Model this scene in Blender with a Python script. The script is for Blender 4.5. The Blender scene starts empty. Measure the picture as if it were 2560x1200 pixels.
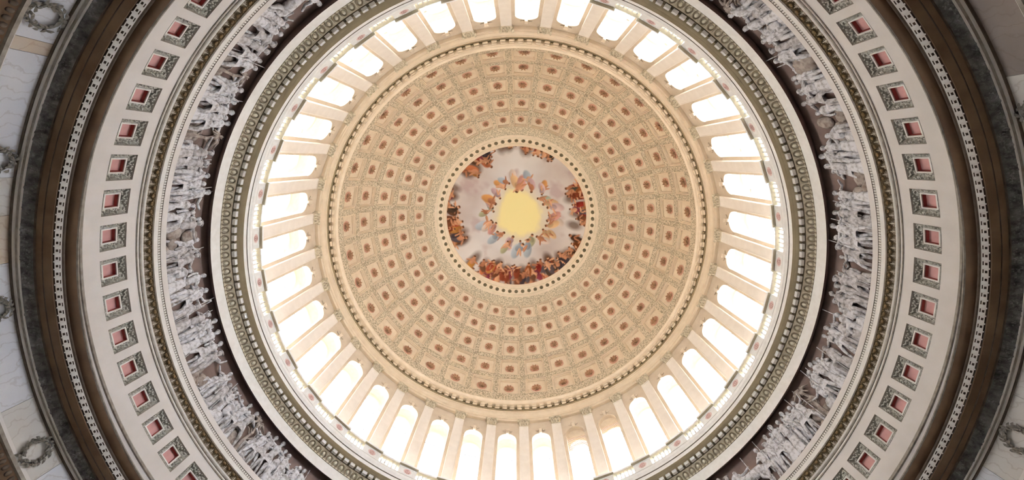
import bpy, bmesh, math, random
import numpy as np
from mathutils import Vector, Matrix
random.seed(7); rng = np.random.default_rng(7)
PI = math.pi
D = math.radians
S = bpy.context.scene
COL = S.collection
ZC = 1.6                      # camera height above the rotunda floor; heights below are above the lens

# ---------------------------------------------------------------- camera
cam_d = bpy.data.cameras.new('camera'); cam = bpy.data.objects.new('camera', cam_d); COL.objects.link(cam)
FPX = 969.06
cam_d.sensor_fit = 'HORIZONTAL'; cam_d.sensor_width = 36.0
cam_d.lens = 36.0 * FPX / 2560.0
cam_d.shift_y = -17.85 / 2560.0
cam_d.clip_end = 500
fw = Vector((math.sin(D(-0.777)), math.sin(D(10.680)), 1.0)).normalized()
cx = (Vector((1, 0, 0)) - fw * fw.x).normalized(); cy = fw.cross(cx)
cam.matrix_world = Matrix(((cx.x, -cy.x, -fw.x, 0.085), (cx.y, -cy.y, -fw.y, -5.575), (cx.z, -cy.z, -fw.z, ZC), (0, 0, 0, 1)))
S.camera = cam

# ---------------------------------------------------------------- sky
W = bpy.data.worlds.new('sky'); S.world = W; W.use_nodes = True
nt = W.node_tree; nt.nodes.clear()
o_ = nt.nodes.new('ShaderNodeOutputWorld'); bg = nt.nodes.new('ShaderNodeBackground')
tc = nt.nodes.new('ShaderNodeTexCoord'); dp = nt.nodes.new('ShaderNodeVectorMath'); dp.operation = 'DOT_PRODUCT'
sd = Vector((0.75, -0.45, 0.5)).normalized(); dp.inputs[1].default_value = sd
cr = nt.nodes.new('ShaderNodeValToRGB')       # bright hazy sky, warmer and brighter towards the sun's side
mr = nt.nodes.new('ShaderNodeMapRange'); mr.inputs[1].default_value = -1; mr.inputs[2].default_value = 1
cr.color_ramp.elements[0].position = 0.0; cr.color_ramp.elements[0].color = (0.66, 0.64, 0.62, 1)
cr.color_ramp.elements[1].position = 1.0; cr.color_ramp.elements[1].color = (1.24, 1.34, 1.52, 1)
nt.links.new(tc.outputs['Generated'], dp.inputs[0]); nt.links.new(dp.outputs['Value'], mr.inputs[0])
nt.links.new(mr.outputs[0], cr.inputs[0]); nt.links.new(cr.outputs[0], bg.inputs[0])
bg.inputs[1].default_value = 11.0
nt.links.new(bg.outputs[0], o_.inputs[0])

# ---------------------------------------------------------------- exposure
vs = S.view_settings; vs.view_transform = 'Standard'; vs.look = 'None'; vs.gamma = 1.0; vs.use_curve_mapping = False
vs.exposure = 0.36
S.cycles.max_bounces = 5; S.cycles.diffuse_bounces = 4; S.cycles.transparent_max_bounces = 12
S.cycles.caustics_reflective = False; S.cycles.caustics_refractive = False
S.cycles.sample_clamp_indirect = 6.0
S.cycles.use_denoising = True; S.cycles.use_adaptive_sampling = True; S.cycles.adaptive_threshold = 0.2; S.cycles.adaptive_min_samples = 16

# ---------------------------------------------------------------- materials
def lin(c):
    c = c / 255.0
    return c / 12.92 if c <= 0.04045 else ((c + 0.055) / 1.055) ** 2.4
def rgb(*c): return (lin(c[0]), lin(c[1]), lin(c[2]), 1.0)
MATS = {}
def mat(name, c1, c2=None, scale=3.0, rough=0.7, detail=4.0, bump=0.0, bscale=20.0, kind='noise', lo=0.35, hi=0.65, spec=0.25, stretch=None):
    m = bpy.data.materials.new(name); m.use_nodes = True
    t = m.node_tree; b = t.nodes['Principled BSDF']
    b.inputs['Roughness'].default_value = rough; b.inputs['Specular IOR Level'].default_value = spec
    tcn = t.nodes.new('ShaderNodeTexCoord')
    src = tcn.outputs['Object']
    if stretch:
        mp = t.nodes.new('ShaderNodeMapping'); mp.inputs['Scale'].default_value = stretch
        t.links.new(src, mp.inputs[0]); src = mp.outputs[0]
    if c2 is None:
        b.inputs['Base Color'].default_value = rgb(*c1)
    else:
        if kind == 'noise':
            n = t.nodes.new('ShaderNodeTexNoise'); n.inputs['Scale'].default_value = scale; n.inputs['Detail'].default_value = detail
            fac = n.outputs['Fac']
        elif kind == 'voronoi':
            n = t.nodes.new('ShaderNodeTexVoronoi'); n.inputs['Scale'].default_value = scale; fac = n.outputs['Distance']
        else:
            n = t.nodes.new('ShaderNodeTexWave'); n.inputs['Scale'].default_value = scale; n.inputs['Distortion'].default_value = 9.0
            n.inputs['Detail'].default_value = detail; fac = n.outputs['Fac']
        t.links.new(src, n.inputs['Vector'])
        r = t.nodes.new('ShaderNodeValToRGB'); r.color_ramp.elements[0].position = lo; r.color_ramp.elements[1].position = hi
        r.color_ramp.elements[0].color = rgb(*c1); r.color_ramp.elements[1].color = rgb(*c2)
        t.links.new(fac, r.inputs[0]); t.links.new(r.outputs[0], b.inputs['Base Color'])
    if bump:
        n2 = t.nodes.new('ShaderNodeTexNoise'); n2.inputs['Scale'].default_value = bscale; n2.inputs['Detail'].default_value = 3
        t.links.new(src, n2.inputs['Vector'])
        bp = t.nodes.new('ShaderNodeBump'); bp.inputs['Strength'].default_value = bump; bp.inputs['Distance'].default_value = 0.05
        t.links.new(n2.outputs['Fac'], bp.inputs['Height']); t.links.new(bp.outputs[0], b.inputs['Normal'])
    MATS[name] = m
    return m
M_cream = mat('cream_paint', (230, 226, 223), (224, 220, 216), 1.5, 0.6)
M_white = mat('white_paint', (243, 242, 238), (236, 234, 229), 4, 0.55)
M_beige = mat('drum_stone_paint', (218, 201, 178), (210, 192, 168), 2, 0.6)
M_dome = mat('dome_cream', (226, 207, 180), (218, 198, 170), 2.0, 0.6)
M_panel = mat('coffer_field', (231, 212, 184), (224, 203, 173), 3.0, 0.6)
M_rib = mat('carved_rib', (160, 146, 118), (222, 203, 174), 9.0, 0.7, 6, 0.6, 14, lo=0.38, hi=0.58)
M_ribor = mat('carved_band', (170, 156, 130), (220, 202, 172), 9.0, 0.7, 6, 0.6, 14, lo=0.4, hi=0.6)
M_rosered = mat('rosette_ground', (206, 156, 130), (212, 164, 138), 6, 0.7)
M_petal = mat('rosette_petal', (150, 116, 82), (186, 142, 108), 8, 0.7)
M_dark = mat('dark_gap_ground', (74, 66, 52), (104, 92, 70), 6, 0.6)  # darker ground behind dentils and beads, so their gaps read dark
M_olive = mat('olive_soffit', (216, 202, 168), (204, 190, 156), 2, 0.6)
M_egg = mat('egg_ground', (222, 211, 188), (200, 188, 165), 8, 0.7)
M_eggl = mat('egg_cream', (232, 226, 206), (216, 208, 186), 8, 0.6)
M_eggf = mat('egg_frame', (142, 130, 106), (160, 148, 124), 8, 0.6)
M_leaf = mat('acanthus_leaf', (214, 206, 192), (176, 164, 142), 10, 0.7, 4, 0.5, 25)
M_gold = mat('gilt_tongue', (156, 132, 96), (122, 102, 70), 9, 0.6, 4, 0.5, 25)
M_goldd = mat('gilt_ground', (104, 92, 72), (140, 124, 98), 14, 0.7)
M_frbg = mat('frieze_ground', (124, 106, 100), (142, 124, 116), 1.6, 0.85, 5)
M_figs = [mat('relief_stone_pale', (150, 146, 146), (226, 226, 230), 7, 0.8, 3, 0.6, 10, lo=0.3, hi=0.55),
          mat('relief_stone_grey', (138, 132, 130), (212, 210, 212), 6, 0.8, 3, 0.6, 10, lo=0.3, hi=0.6),
          mat('relief_stone_dun', (128, 114, 106), (186, 176, 168), 5, 0.8, 3, 0.6, 10, lo=0.3, hi=0.6)]
M_pink = mat('rose_panel', (230, 180, 176), (222, 170, 166), 3, 0.7)
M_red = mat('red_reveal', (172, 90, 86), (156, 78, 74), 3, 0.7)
M_carve = mat('carved_reveal', (112, 110, 102), (178, 176, 166), 12, 0.8, 4)
M_carvel = mat('carved_leaf', (244, 244, 238), (216, 218, 208), 10, 0.7)
M_brown = mat('brown_stone', (132, 110, 88), (112, 90, 70), 1.2, 0.65, 5)
M_brownd = mat('dark_brown_stone', (106, 84, 64), (86, 66, 50), 1.2, 0.65, 5)
M_speck = mat('granite_soffit', (70, 68, 66), (136, 134, 132), 5.0, 0.75, 8, 0.8, 12, lo=0.3, hi=0.7)
M_key = mat('key_white', (248, 246, 243), (236, 232, 228), 6, 0.6)
M_keybg = mat('key_ground', (66, 54, 46), (84, 68, 56), 6, 0.7)
M_marble = mat('grey_marble', (196, 192, 190), (214, 212, 212), 1.2, 0.4, 8)
M_mould = mat('grey_moulding', (168, 162, 152), (140, 134, 124), 5, 0.6)
M_mouldd = mat('dark_moulding', (92, 80, 70), (110, 98, 86), 5, 0.6)
M_wleaf = mat('wreath_leaf', (150, 146, 138), (104, 100, 92), 8, 0.8)
M_floor = mat('sandstone_floor', (196, 192, 186), (178, 174, 168), 0.8, 0.5)
M_frame = mat('window_frame', (238, 232, 220), None, rough=0.5)
M_shade = mat('window_shade', (236, 218, 190), (226, 206, 178), 3, 0.8)
M_louver = mat('louver_wood', (206, 178, 156), (190, 160, 138), 8, 0.7)
M_bar = mat('iron_bar', (120, 120, 128), None, rough=0.5)
M_ped = mat('pedestal_rosette', (234, 210, 204), (222, 194, 188), 14, 0.7)
STONES = {}
def stone(name, a, b, vein):
    m = mat(name, a, b, 1.6, 0.4, 8, lo=0.3, hi=0.75)
    t = m.node_tree; bs = t.nodes['Principled BSDF']; lk = bs.inputs['Base Color'].links[0]; base = lk.from_socket
    w = t.nodes.new('ShaderNodeTexWave'); w.inputs['Scale'].default_value = 0.9; w.inputs['Distortion'].default_value = 14; w.inputs['Detail'].default_value = 5; w.inputs['Detail Scale'].default_value = 1.4
    tcn = t.nodes.new('ShaderNodeTexCoord'); t.links.new(tcn.outputs['Object'], w.inputs['Vector'])
    r = t.nodes.new('ShaderNodeValToRGB'); r.color_ramp.elements[0].position = 0.0; r.color_ramp.elements[1].position = 0.09
    r.color_ramp.elements[0].color = (0.28, 0.28, 0.28, 1); r.color_ramp.elements[1].color = (0, 0, 0, 1)
    mx = t.nodes.new('ShaderNodeMix'); mx.data_type = 'RGBA'; mx.inputs['B'].default_value = rgb(*vein)
    t.links.new(w.outputs['Fac'], r.inputs[0]); t.links.new(r.outputs[0], mx.inputs['Factor']); t.links.new(base, mx.inputs['A']); t.links.new(mx.outputs['Result'], bs.inputs['Base Color'])
    STONES[name] = m
stone('white_marble', (214, 216, 224), (224, 226, 232), (150, 140, 136))
stone('ivory_marble', (206, 202, 196), (216, 214, 210), (150, 136, 124))
stone('tan_marble', (208, 190, 168), (204, 194, 182), (160, 120, 92))
stone('dove_stone', (140, 130, 124), (152, 142, 136), (120, 110, 104))
# thin clear glass
M_glass = bpy.data.materials.new('clear_glass'); M_glass.use_nodes = True
t = M_glass.node_tree; t.nodes.clear()
go = t.nodes.new('ShaderNodeOutputMaterial'); tr = t.nodes.new('ShaderNodeBsdfTransparent'); gl = t.nodes.new('ShaderNodeBsdfGlossy'); gl.inputs['Roughness'].default_value = 0.05
mxs = t.nodes.new('ShaderNodeMixShader'); mxs.inputs[0].default_value = 0.06
t.links.new(tr.outputs[0], mxs.inputs[1]); t.links.new(gl.outputs[0], mxs.inputs[2]); t.links.new(mxs.outputs[0], go.inputs[0])

# ---------------------------------------------------------------- mesh helpers
class MB:
    """collects faces; one MB becomes one mesh"""
    def __init__(self): self.v = []; self.f = []; self.mi = []; self.sm = []
    def add(self, vs, fs, mi=0, smooth=False):
        o = len(self.v); self.v += [tuple(p) for p in vs]
        for f in fs: self.f.append(tuple(i + o for i in f)); self.mi.append(mi); self.sm.append(smooth)
    def box(self, c, s, mi=0, M=None):
        x, y, z = s[0] / 2, s[1] / 2, s[2] / 2
        P = [Vector((a * x, b * y, d * z)) for a in (-1, 1) for b in (-1, 1) for d in (-1, 1)]
        if M is not None: P = [M @ p for p in P]
        P = [p + Vector(c) for p in P]
        self.add(P, [(0, 1, 3, 2), (4, 6, 7, 5), (0, 4, 5, 1), (2, 3, 7, 6), (0, 2, 6, 4), (1, 5, 7, 3)], mi)
    def ell(self, c, s, seg=8, ring=5, mi=0, M=None):
        P = [Vector((0, 0, s[2]))]; F = []
        for i in range(1, ring):
            a = PI * i / ring
            for j in range(seg):
                b = 2 * PI * j / seg
                P.append(Vector((s[0] * math.sin(a) * math.cos(b), s[1] * math.sin(a) * math.sin(b), s[2] * math.cos(a))))
        P.append(Vector((0, 0, -s[2]))); n = len(P) - 1
        for j in range(seg):
            F.append((0, 1 + j, 1 + (j + 1) % seg)); k = 1 + (ring - 2) * seg
            F.append((n, k + (j + 1) % seg, k + j))
        for i in range(ring - 2):
            for j in range(seg):
                a0 = 1 + i * seg + j; a1 = 1 + i * seg + (j + 1) % seg
                F.append((a0, a0 + seg, a1 + seg, a1))
        if M is not None: P = [M @ p for p in P]
        P = [p + Vector(c) for p in P]
        self.add(P, F, mi, True)
    def limb(self, pts, rad, seg=7, mi=0, flat=1.0):
        """tapered tube through points, closed with domed ends"""
        pts = [Vector(p) for p in pts]
        d0 = (pts[0] - pts[1]).normalized(); d1 = (pts[-1] - pts[-2]).normalized()
        pts = [pts[0] + d0 * rad[0] * 0.7] + pts + [pts[-1] + d1 * rad[-1] * 0.7]; rad = [rad[0] * 0.45] + list(rad) + [rad[-1] * 0.45]
        P = []; F = []
        for i, p in enumerate(pts):
            a = pts[max(0, i - 1)]; b = pts[min(len(pts) - 1, i + 1)]; t_ = (b - a).normalized()
            u = t_.cross(Vector((0, 1, 0)));
            if u.length < 1e-3: u = Vector((1, 0, 0))
            u.normalize(); w = t_.cross(u)
            for j in range(seg):
                an = 2 * PI * j / seg; q = u * math.cos(an) * rad[i] + w * math.sin(an) * rad[i]
                q.y *= flat; P.append(p + q)
        for i in range(len(pts) - 1):
            for j in range(seg):
                a0 = i * seg + j; a1 = i * seg + (j + 1) % seg
                F.append((a0, a1, a1 + seg, a0 + seg))
        F.append(tuple(range(seg))); n = (len(pts) - 1) * seg; F.append(tuple(n + k for k in reversed(range(seg))))
        self.add(P, F, mi, True)
    def mesh(self, name, mats):
        me = bpy.data.meshes.new(name); me.from_pydata(self.v, [], self.f)
        for m in mats: me.materials.append(m)
        me.polygons.foreach_set('material_index', self.mi); me.polygons.foreach_set('use_smooth', self.sm)
        me.validate(); me.update()
        b = bmesh.new(); b.from_mesh(me); bmesh.ops.recalc_face_normals(b, faces=b.faces); b.to_mesh(me); b.free()
        return me
def link(name, me, parent=None, loc=(0, 0, 0), rz=0.0, kind=None, label=None, cat=None, group=None):
    o = bpy.data.objects.new(name, me); COL.objects.link(o)
    o.location = loc; o.rotation_euler = (0, 0, rz)
    if parent: o.parent = parent
    if kind: o['kind'] = kind
    if label: o['label'] = label
    if cat: o['category'] = cat
    if group: o['group'] = group
    return o
def at(name, me, parent, th, r, h, **k):
    """piece whose local x runs along the ring, y towards the axis, z up; parents all sit at the origin"""
    return link(name, me, parent, (r * math.cos(th), r * math.sin(th), h + ZC), th + PI / 2, **k)
def revolve(segs, n=288, a0=0.0, a1=2 * PI):
    """segs: list of polylines [(r,h)...]; each polyline is smooth, polylines meet at hard edges"""
    mb = MB(); full = abs(a1 - a0 - 2 * PI) < 1e-6; m = n if full else n + 1
    for pl, mi in segs:
        P = []; F = []
        for (r, h) in pl:
            for j in range(m):
                a = a0 + (a1 - a0) * j / n; P.append((r * math.cos(a), r * math.sin(a), h + ZC))
        for i in range(len(pl) - 1):
            for j in range(n):
                k = (j + 1) % m; F.append((i * m + j, i * m + k, (i + 1) * m + k, (i + 1) * m + j))
        mb.add(P, F, mi, True)
    return mb
def rev_mesh(name, segs, mats, n=288):
    mb = revolve(segs, n); me = bpy.data.meshes.new(name); me.from_pydata(mb.v, [], mb.f)
    for m in mats: me.materials.append(m)
    me.polygons.foreach_set('material_index', mb.mi); me.polygons.foreach_set('use_smooth', mb.sm)
    me.update(); return me
def lines(pts, mi=0):
    return [([pts[i], pts[i + 1]], mi) for i in range(len(pts) - 1)]
TH0 = D(-87.414)              # a window / coffer axis; pilasters stand half a bay on
def cl(dth, r, h, r0, h0): return (r * math.sin(dth), r0 - r * math.cos(dth), h - h0)
ORD = ['first', 'second', 'third', 'fourth', 'fifth', 'sixth', 'seventh', 'eighth', 'ninth', 'tenth', 'eleventh', 'twelfth', 'thirteenth', 'fourteenth', 'fifteenth', 'sixteenth', 'seventeenth', 'eighteenth', 'nineteenth', 'twentieth', 'twenty-first', 'twenty-second', 'twenty-third', 'twenty-fourth', 'twenty-fifth', 'twenty-sixth', 'twenty-seventh', 'twenty-eighth', 'twenty-ninth', 'thirtieth', 'thirty-first', 'thirty-second', 'thirty-third', 'thirty-fourth', 'thirty-fifth', 'thirty-sixth']

# ================================================================ THE SETTING
# ---- floor and lower wall
fl = MB(); fl.add([(16 * math.cos(2 * PI * k / 96), 16 * math.sin(2 * PI * k / 96), 0) for k in range(96)], [tuple(range(96))])
link('floor', fl.mesh('floor', [M_floor]), kind='structure', label='sandstone floor of the round hall')
wl = rev_mesh('wall_lower', lines([(14.25, -ZC), (14.25, 8.6)], 0) + lines([(14.25, 8.6), (14.02, 8.72), (14.02, 9.1)], 1) + lines([(14.02, 9.1), (13.97, 9.12), (13.97, 9.2), (14.1, 9.22)], 2)
              + lines([(14.1, 9.22), (14.1, 9.27), (14.29, 9.3)], 3) + lines([(14.235, 9.28), (14.235, 9.44), (14.27, 9.45)], 3) + lines([(14.29, 9.3), (14.29, 10.24)], 0) + lines([(15.02, -ZC), (15.02, 18.79)], 0), [STONES['ivory_marble'], M_brownd, M_mould, M_cream])  # outermost cylinder is an unseen shell added to block sky leaks
wall_lower = link('wall_lower', wl, kind='structure', label='marble wall band with carved wreaths below the brown cornice')
bd = MB()
for k in range(480):
    a = 2 * PI * k / 480; bd.ell((14.01 * math.cos(a), 14.01 * math.sin(a), 8.98 + ZC), (.045, .07, .085), 6, 4, 0, Matrix.Rotation(a, 3, 'Z'))
link('egg_row', bd.mesh('egg_row', [M_mouldd]), wall_lower, kind='stuff')
# marble blocks of the wreath band
def block(a0, a1, key):
    mb = MB(); n = max(2, int((a1 - a0) / D(1.2))); c = (a0 + a1) / 2; g = D(0.025); P = []
    for j in range(n + 1):
        a = a0 + g + (a1 - a0 - 2 * g) * j / n - c
        P += [cl(a, 14.255, 9.31, 14.25, 9.75), cl(a, 14.255, 10.2, 14.25, 9.75), cl(a, 14.285, 9.3, 14.25, 9.75), cl(a, 14.285, 10.22, 14.25, 9.75)]
    F = []
    for j in range(n):
        b = 4 * j; F += [(b, b + 4, b + 5, b + 1), (b + 1, b + 5, b + 7, b + 3), (b, b + 2, b + 6, b + 4)]
    F += [(0, 1, 3, 2), (4 * n, 4 * n + 2, 4 * n + 3, 4 * n + 1)]
    mb.add(P, F)
    at('marble_block', mb.mesh('marble_block', [STONES[key]]), wall_lower, c, 14.25, 9.75)
for a0, a1, key in [(-185, -168.5, 'white_marble'), (-168.5, -163, 'tan_marble'), (-163, -158.7, 'ivory_marble'), (-158.7, -145, 'white_marble'), (-145, -143.6, 'tan_marble'), (-143.6, -130, 'white_marble'),
                    (-130, -112, 'ivory_marble'), (-112, -92, 'white_marble'), (-92, -70, 'ivory_marble'), (-70, -50, 'dove_stone'), (-50, -32.1, 'dove_stone'), (-32.1, -22, 'ivory_marble'), (-22, -8, 'tan_marble'), (-8, 4, 'ivory_marble'),
                    (4, 13.5, 'ivory_marble'), (13.5, 34, 'white_marble'), (34, 55, 'ivory_marble'), (55, 80, 'white_marble'), (80, 105, 'ivory_marble'), (105, 130, 'white_marble'), (130, 150, 'ivory_marble'), (150, 166, 'white_marble'), (166, 175, 'ivory_marble')]:
    block(D(a0), D(a1), key)
# wreaths carved on the blocks
lf = MB()
lf.add([(0, 0, -.075), (.036, .03, -.02), (.03, .03, .04), (0, .012, .09), (-.03, .03, .04), (-.036, .03, -.02), (0, .055, .01), (0, -.01, 0)],
       [(0, 1, 6), (1, 2, 6), (2, 3, 6), (3, 4, 6), (4, 5, 6), (5, 0, 6), (0, 7, 1), (1, 7, 2), (2, 7, 3), (3, 7, 4), (4, 7, 5), (5, 7, 0)], 0, False)
leafme = lf.mesh('leaf', [M_wleaf])
tor = MB()
P = []; F = []
for i in range(24):
    a = 2 * PI * i / 24
    for j in range(6):
        b = 2 * PI * j / 6; rr_ = 0.33 + 0.035 * math.cos(b); P.append((rr_ * 0.92 * math.cos(a), 0.03 + 0.03 * math.sin(b), rr_ * math.sin(a)))
for i in range(24):
    for j in range(6):
        F.append((i * 6 + j, i * 6 + (j + 1) % 6, ((i + 1) % 24) * 6 + (j + 1) % 6, ((i + 1) % 24) * 6 + j))
tor.add(P, F, 0, True); torme = tor.mesh('wreath', [M_wleaf])
for ai, a in enumerate((-140.9, -156.6, -173.4, 169.0, 151.5, -123.0, -46.0, -28.2, -10.0, 8.4, 26.0)):
    w = at('wreath', torme, wall_lower, D(a), 14.24, 9.76)
    for k in range(34):
        an = 2 * PI * k / 34 + random.uniform(-.06, .06); rr_ = 0.33 + (0.055, -0.05)[k % 2] + random.uniform(-.015, .015)
        l = bpy.data.objects.new('leaf', leafme); COL.objects.link(l); l.parent = w
        l.location = (rr_ * .92 * math.cos(an), 0.035 + random.uniform(0, .03), rr_ * math.sin(an))
        l.rotation_euler = (random.uniform(-.4, .4), -an + random.choice((.6, -.6)) + random.uniform(-.3, .3), random.uniform(-.5, .5)); s = random.uniform(.9, 1.25); l.scale = (s, s, s)

# ---- trim_1 : lower cornice with the key band
t1 = rev_mesh('trim_1', lines([(14.29, 10.2), (14.2, 10.2), (14.2, 10.225)], 0) + lines([(14.2, 10.225), (14.14, 10.225), (14.14, 10.25)], 6) + lines([(14.14, 10.25), (14.07, 10.25)], 1) + lines([(14.07, 10.25), (14.07, 10.262), (14.02, 10.262)], 6)
              + [([(14.02, 10.262), (13.98, 10.33), (13.92, 10.4), (13.875, 10.44)], 2)] + lines([(13.875, 10.44), (13.85, 10.44), (13.85, 10.475)], 0) + lines([(13.85, 10.475), (13.69, 10.485)], 3)
              + lines([(13.69, 10.485), (13.69, 10.5), (13.67, 10.5)], 0) + lines([(13.67, 10.5), (13.475, 10.535)], 3) + lines([(13.475, 10.535), (13.475, 10.565)], 4) + lines([(13.475, 10.575), (13.375, 10.705)], 5)
              + lines([(13.375, 10.705), (13.34, 10.72), (13.34, 10.76)], 0) + [([(13.34, 10.76), (13.27, 10.78), (13.22, 10.84), (13.2, 10.92)], 4)] + lines([(13.2, 10.92), (13.17, 10.94), (13.17, 10.97)], 1)
              + lines([(13.17, 10.97), (14.1, 11.02)], 4), [M_mouldd, M_mould, M_speck, M_brown, M_brownd, M_keybg, M_white])
trim_1 = link('trim_1', t1, kind='structure', label='brown stone cornice ring with pale key pattern underneath')
# speckled carving of the soffit: small leaves too fine to pick apart
sp = MB()
for k in range(5200):
    a = 2 * PI * random.random(); u = random.random(); r = 14.01 - .13 * u; h = 10.275 + .15 * u - .012
    q = Vector((r * math.cos(a), r * math.sin(a), h + ZC)); s = random.uniform(.02, .05); M = Matrix.Rotation(a, 3, 'Z')
    sp.add([q + M @ Vector(v) for v in ((s * .6, 0, s * .3), (0, s, -s * .4), (-s * .6, 0, s * .3), (0, -s, -s * .4), (-s * .2, 0, -s * .9))], [(0, 1, 4), (1, 2, 4), (2, 3, 4), (3, 0, 4)], 0)
link('soffit_carving', sp.mesh('soffit_carving', [M_speck]), trim_1, kind='stuff')
# the key band, one key per degree, laid on the slope
SL = Vector((0, 0.10, 0.13)); SLn = Vector((0, .10, .13)).normalized(); SN = Vector((0, .13, -.10)).normalized()
pat = ["100000", "111111", "110011", "110011", "111111", "100011", "111111"]
def key_mb():
    mb = MB(); w = 0.2335; cw = w / 6; ch = 0.158 / 7
    for r_, row in enumerate(pat):
        c_ = 0
        while c_ < 6:
            if row[c_] == '1':
                e = c_
                while e < 6 and row[e] == '1': e += 1
                x = (-3 + (c_ + e) / 2) * cw; y = (r_ - 3) * ch
                M = Matrix(((1, 0, 0), (0, SN.y, SLn.y), (0, SN.z, SLn.z)))
                mb.box(SLn * y + SN * 0.008 + Vector((x, 0, 0)), ((e - c_) * cw, 0.022, ch * 1.02), 0, M); c_ = e
            else: c_ += 1
    return mb
keyme = key_mb().mesh('key', [M_key])
far = MB(); nk = 0
for k in range(360):
    th = D(k + 0.3)
    kk = (k + 180) % 360 - 180
    if (-52 < kk < 50) or kk > 128 or kk < -128:
        at('key', keyme, trim_1, th, 13.425, 10.64); nk += 1
    else:
        M = Matrix.Translation((13.425 * math.cos(th), 13.425 * math.sin(th), 10.64 + ZC)) @ Matrix.Rotation(th + PI / 2, 4, 'Z')
        far.add([M @ v.co for v in keyme.vertices], [tuple(p.vertices) for p in keyme.polygons])
link('key_band', far.mesh('key_band', [M_key]), trim_1, kind='stuff')

# ---- wall_attic : cream band with 72 square coffers
RA = 14.05; HA0, HA1 = 12.38, 13.26; WA = D(1.86)
def attic():
    mb = MB(); n = 72
    for k in range(n):
        c = TH0 + D(5) * k
        cols = [c - D(2.5), c - WA, c - WA / 3, c + WA / 3, c + WA, c + D(2.5)]; hs = [11.86, HA0, HA1, 13.62]
        for i in range(5):
            for j in range(3):
                if 0 < i < 4 and j == 1: continue
                P = [(RA * math.cos(a), RA * math.sin(a), h + ZC) for a, h in ((cols[i], hs[j]), (cols[i + 1], hs[j]), (cols[i + 1], hs[j + 1]), (cols[i], hs[j + 1]))]
                mb.add(P, [(0, 1, 2, 3)], 0, True)
    return mb
am = attic(); me = bpy.data.meshes.new('wall_attic'); me.from_pydata(am.v, [], am.f); me.materials.append(M_cream)
me.polygons.foreach_set('use_smooth', [False] * len(am.f)); me.update()
wall_attic = link('wall_attic', me, kind='structure', label='plain cream wall band with square rose-backed coffers')
link('plinth', rev_mesh('plinth', lines([(14.06, 10.95), (14.03, 11.0), (14.03, 11.72)], 0) + lines([(14.03, 11.72), (13.99, 11.74), (13.99, 11.79)], 1) + lines([(13.99, 11.79), (14.09, 11.9)], 1), [M_marble, M_mould]), wall_attic)
W2 = 14.05 * math.sin(WA); H2 = (HA1 - HA0) / 2; H0 = (HA0 + HA1) / 2
def rect(w, h, y, dy=0): return [(-w, y, -h + dy), (w, y, -h + dy), (w, y, h + dy), (-w, y, h + dy)]
def strip(mb, A, B, mi=0): mb.add(A + B, [(i, (i + 1) % 4, 4 + (i + 1) % 4, 4 + i) for i in range(4)], mi)
dep = -0.17
cof = MB(); strip(cof, rect(W2, H2, .008), rect(W2 * .955, H2 * .955, -.03), 1); strip(cof, rect(W2 * .955, H2 * .955, -.03), rect(.295, .295, dep), 0)
for side in range(4):
    for k in range(34):
        u = random.uniform(-.92, .92); v = random.uniform(.08, .95)
        hw = W2 * .955 * (1 - v) + .295 * v; yy = -.03 + (dep + .03) * v + .012
        p = Vector((u * hw, yy, hw)) if side % 2 == 0 else Vector((hw, yy, u * hw))
        if side >= 2: p = Vector((-p.x, p.y, -p.z))
        s = random.uniform(.022, .042); an = random.uniform(0, PI)
        q = [Vector((s * 1.5 * math.cos(an), 0, s * 1.5 * math.sin(an))), Vector((-s * .7 * math.sin(an), .006, s * .7 * math.cos(an)))]
        cof.add([p + q[0], p + q[1], p - q[0], p - q[1], p + Vector((0, .03, 0))], [(0, 1, 4), (1, 2, 4), (2, 3, 4), (3, 0, 4)], 2)
cofme = cof.mesh('coffer', [M_carve, M_mould, M_carvel])
fr = MB()
for z0, z1, x0, x1 in ((.225, .27, -.27, .27), (-.27, -.225, -.27, .27), (-.225, .225, -.27, -.225), (-.225, .225, .225, .27)):
    fr.box(((x0 + x1) / 2, dep + .01, (z0 + z1) / 2), (x1 - x0, .05, z1 - z0))
strip(fr, rect(.265, .265, dep), rect(.3, .3, dep))
frame_me = fr.mesh('frame', [M_white])
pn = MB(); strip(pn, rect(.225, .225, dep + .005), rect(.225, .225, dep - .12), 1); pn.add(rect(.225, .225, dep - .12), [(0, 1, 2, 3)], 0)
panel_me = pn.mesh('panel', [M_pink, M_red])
for k in range(72):
    th = TH0 + D(5) * k
    c = at('coffer', cofme, wall_attic, th, RA, H0)
    for nm, m_ in (('frame', frame_me), ('panel', panel_me)):
        o = bpy.data.objects.new(nm, m_); COL.objects.link(o); o.parent = c

# ---- trim_2 : mouldings, acanthus row, white band, bead row
t2 = rev_mesh('trim_2', lines([(14.05, 13.62), (14.02, 13.62), (14.02, 13.66)], 1) + [([(14.02, 13.66), (14.05, 13.7), (14.06, 13.74)], 0)] + lines([(14.06, 13.74), (14.02, 13.75), (14.02, 13.8)], 1) + lines([(14.02, 13.8), (14.0, 13.83), (14.0, 13.86)], 0)
              + [([(14.08, 13.86), (14.07, 13.95), (14.03, 14.02), (13.97, 14.1), (13.93, 14.13)], 2)] + lines([(13.93, 14.13), (13.88, 14.14), (13.88, 14.31)], 0) + lines([(13.88, 14.31), (13.91, 14.315), (13.91, 14.43), (13.88, 14.44)], 1)
              + lines([(13.88, 14.44), (13.88, 14.67)], 3) + lines([(13.88, 14.67), (14.5, 14.72)], 3), [M_white, M_mould, M_goldd, M_cream])
trim_2 = link('trim_2', t2, kind='structure', label='ring of gilded acanthus leaves and white bead moulding under the frieze')
al = MB(); N_AC = 288; pw = 2 * PI * 14.02 / N_AC
al.limb([(0, .03, -.11), (0, .06, -.03), (0, .1, .05)], [.022, .026, .016], 5)
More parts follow.
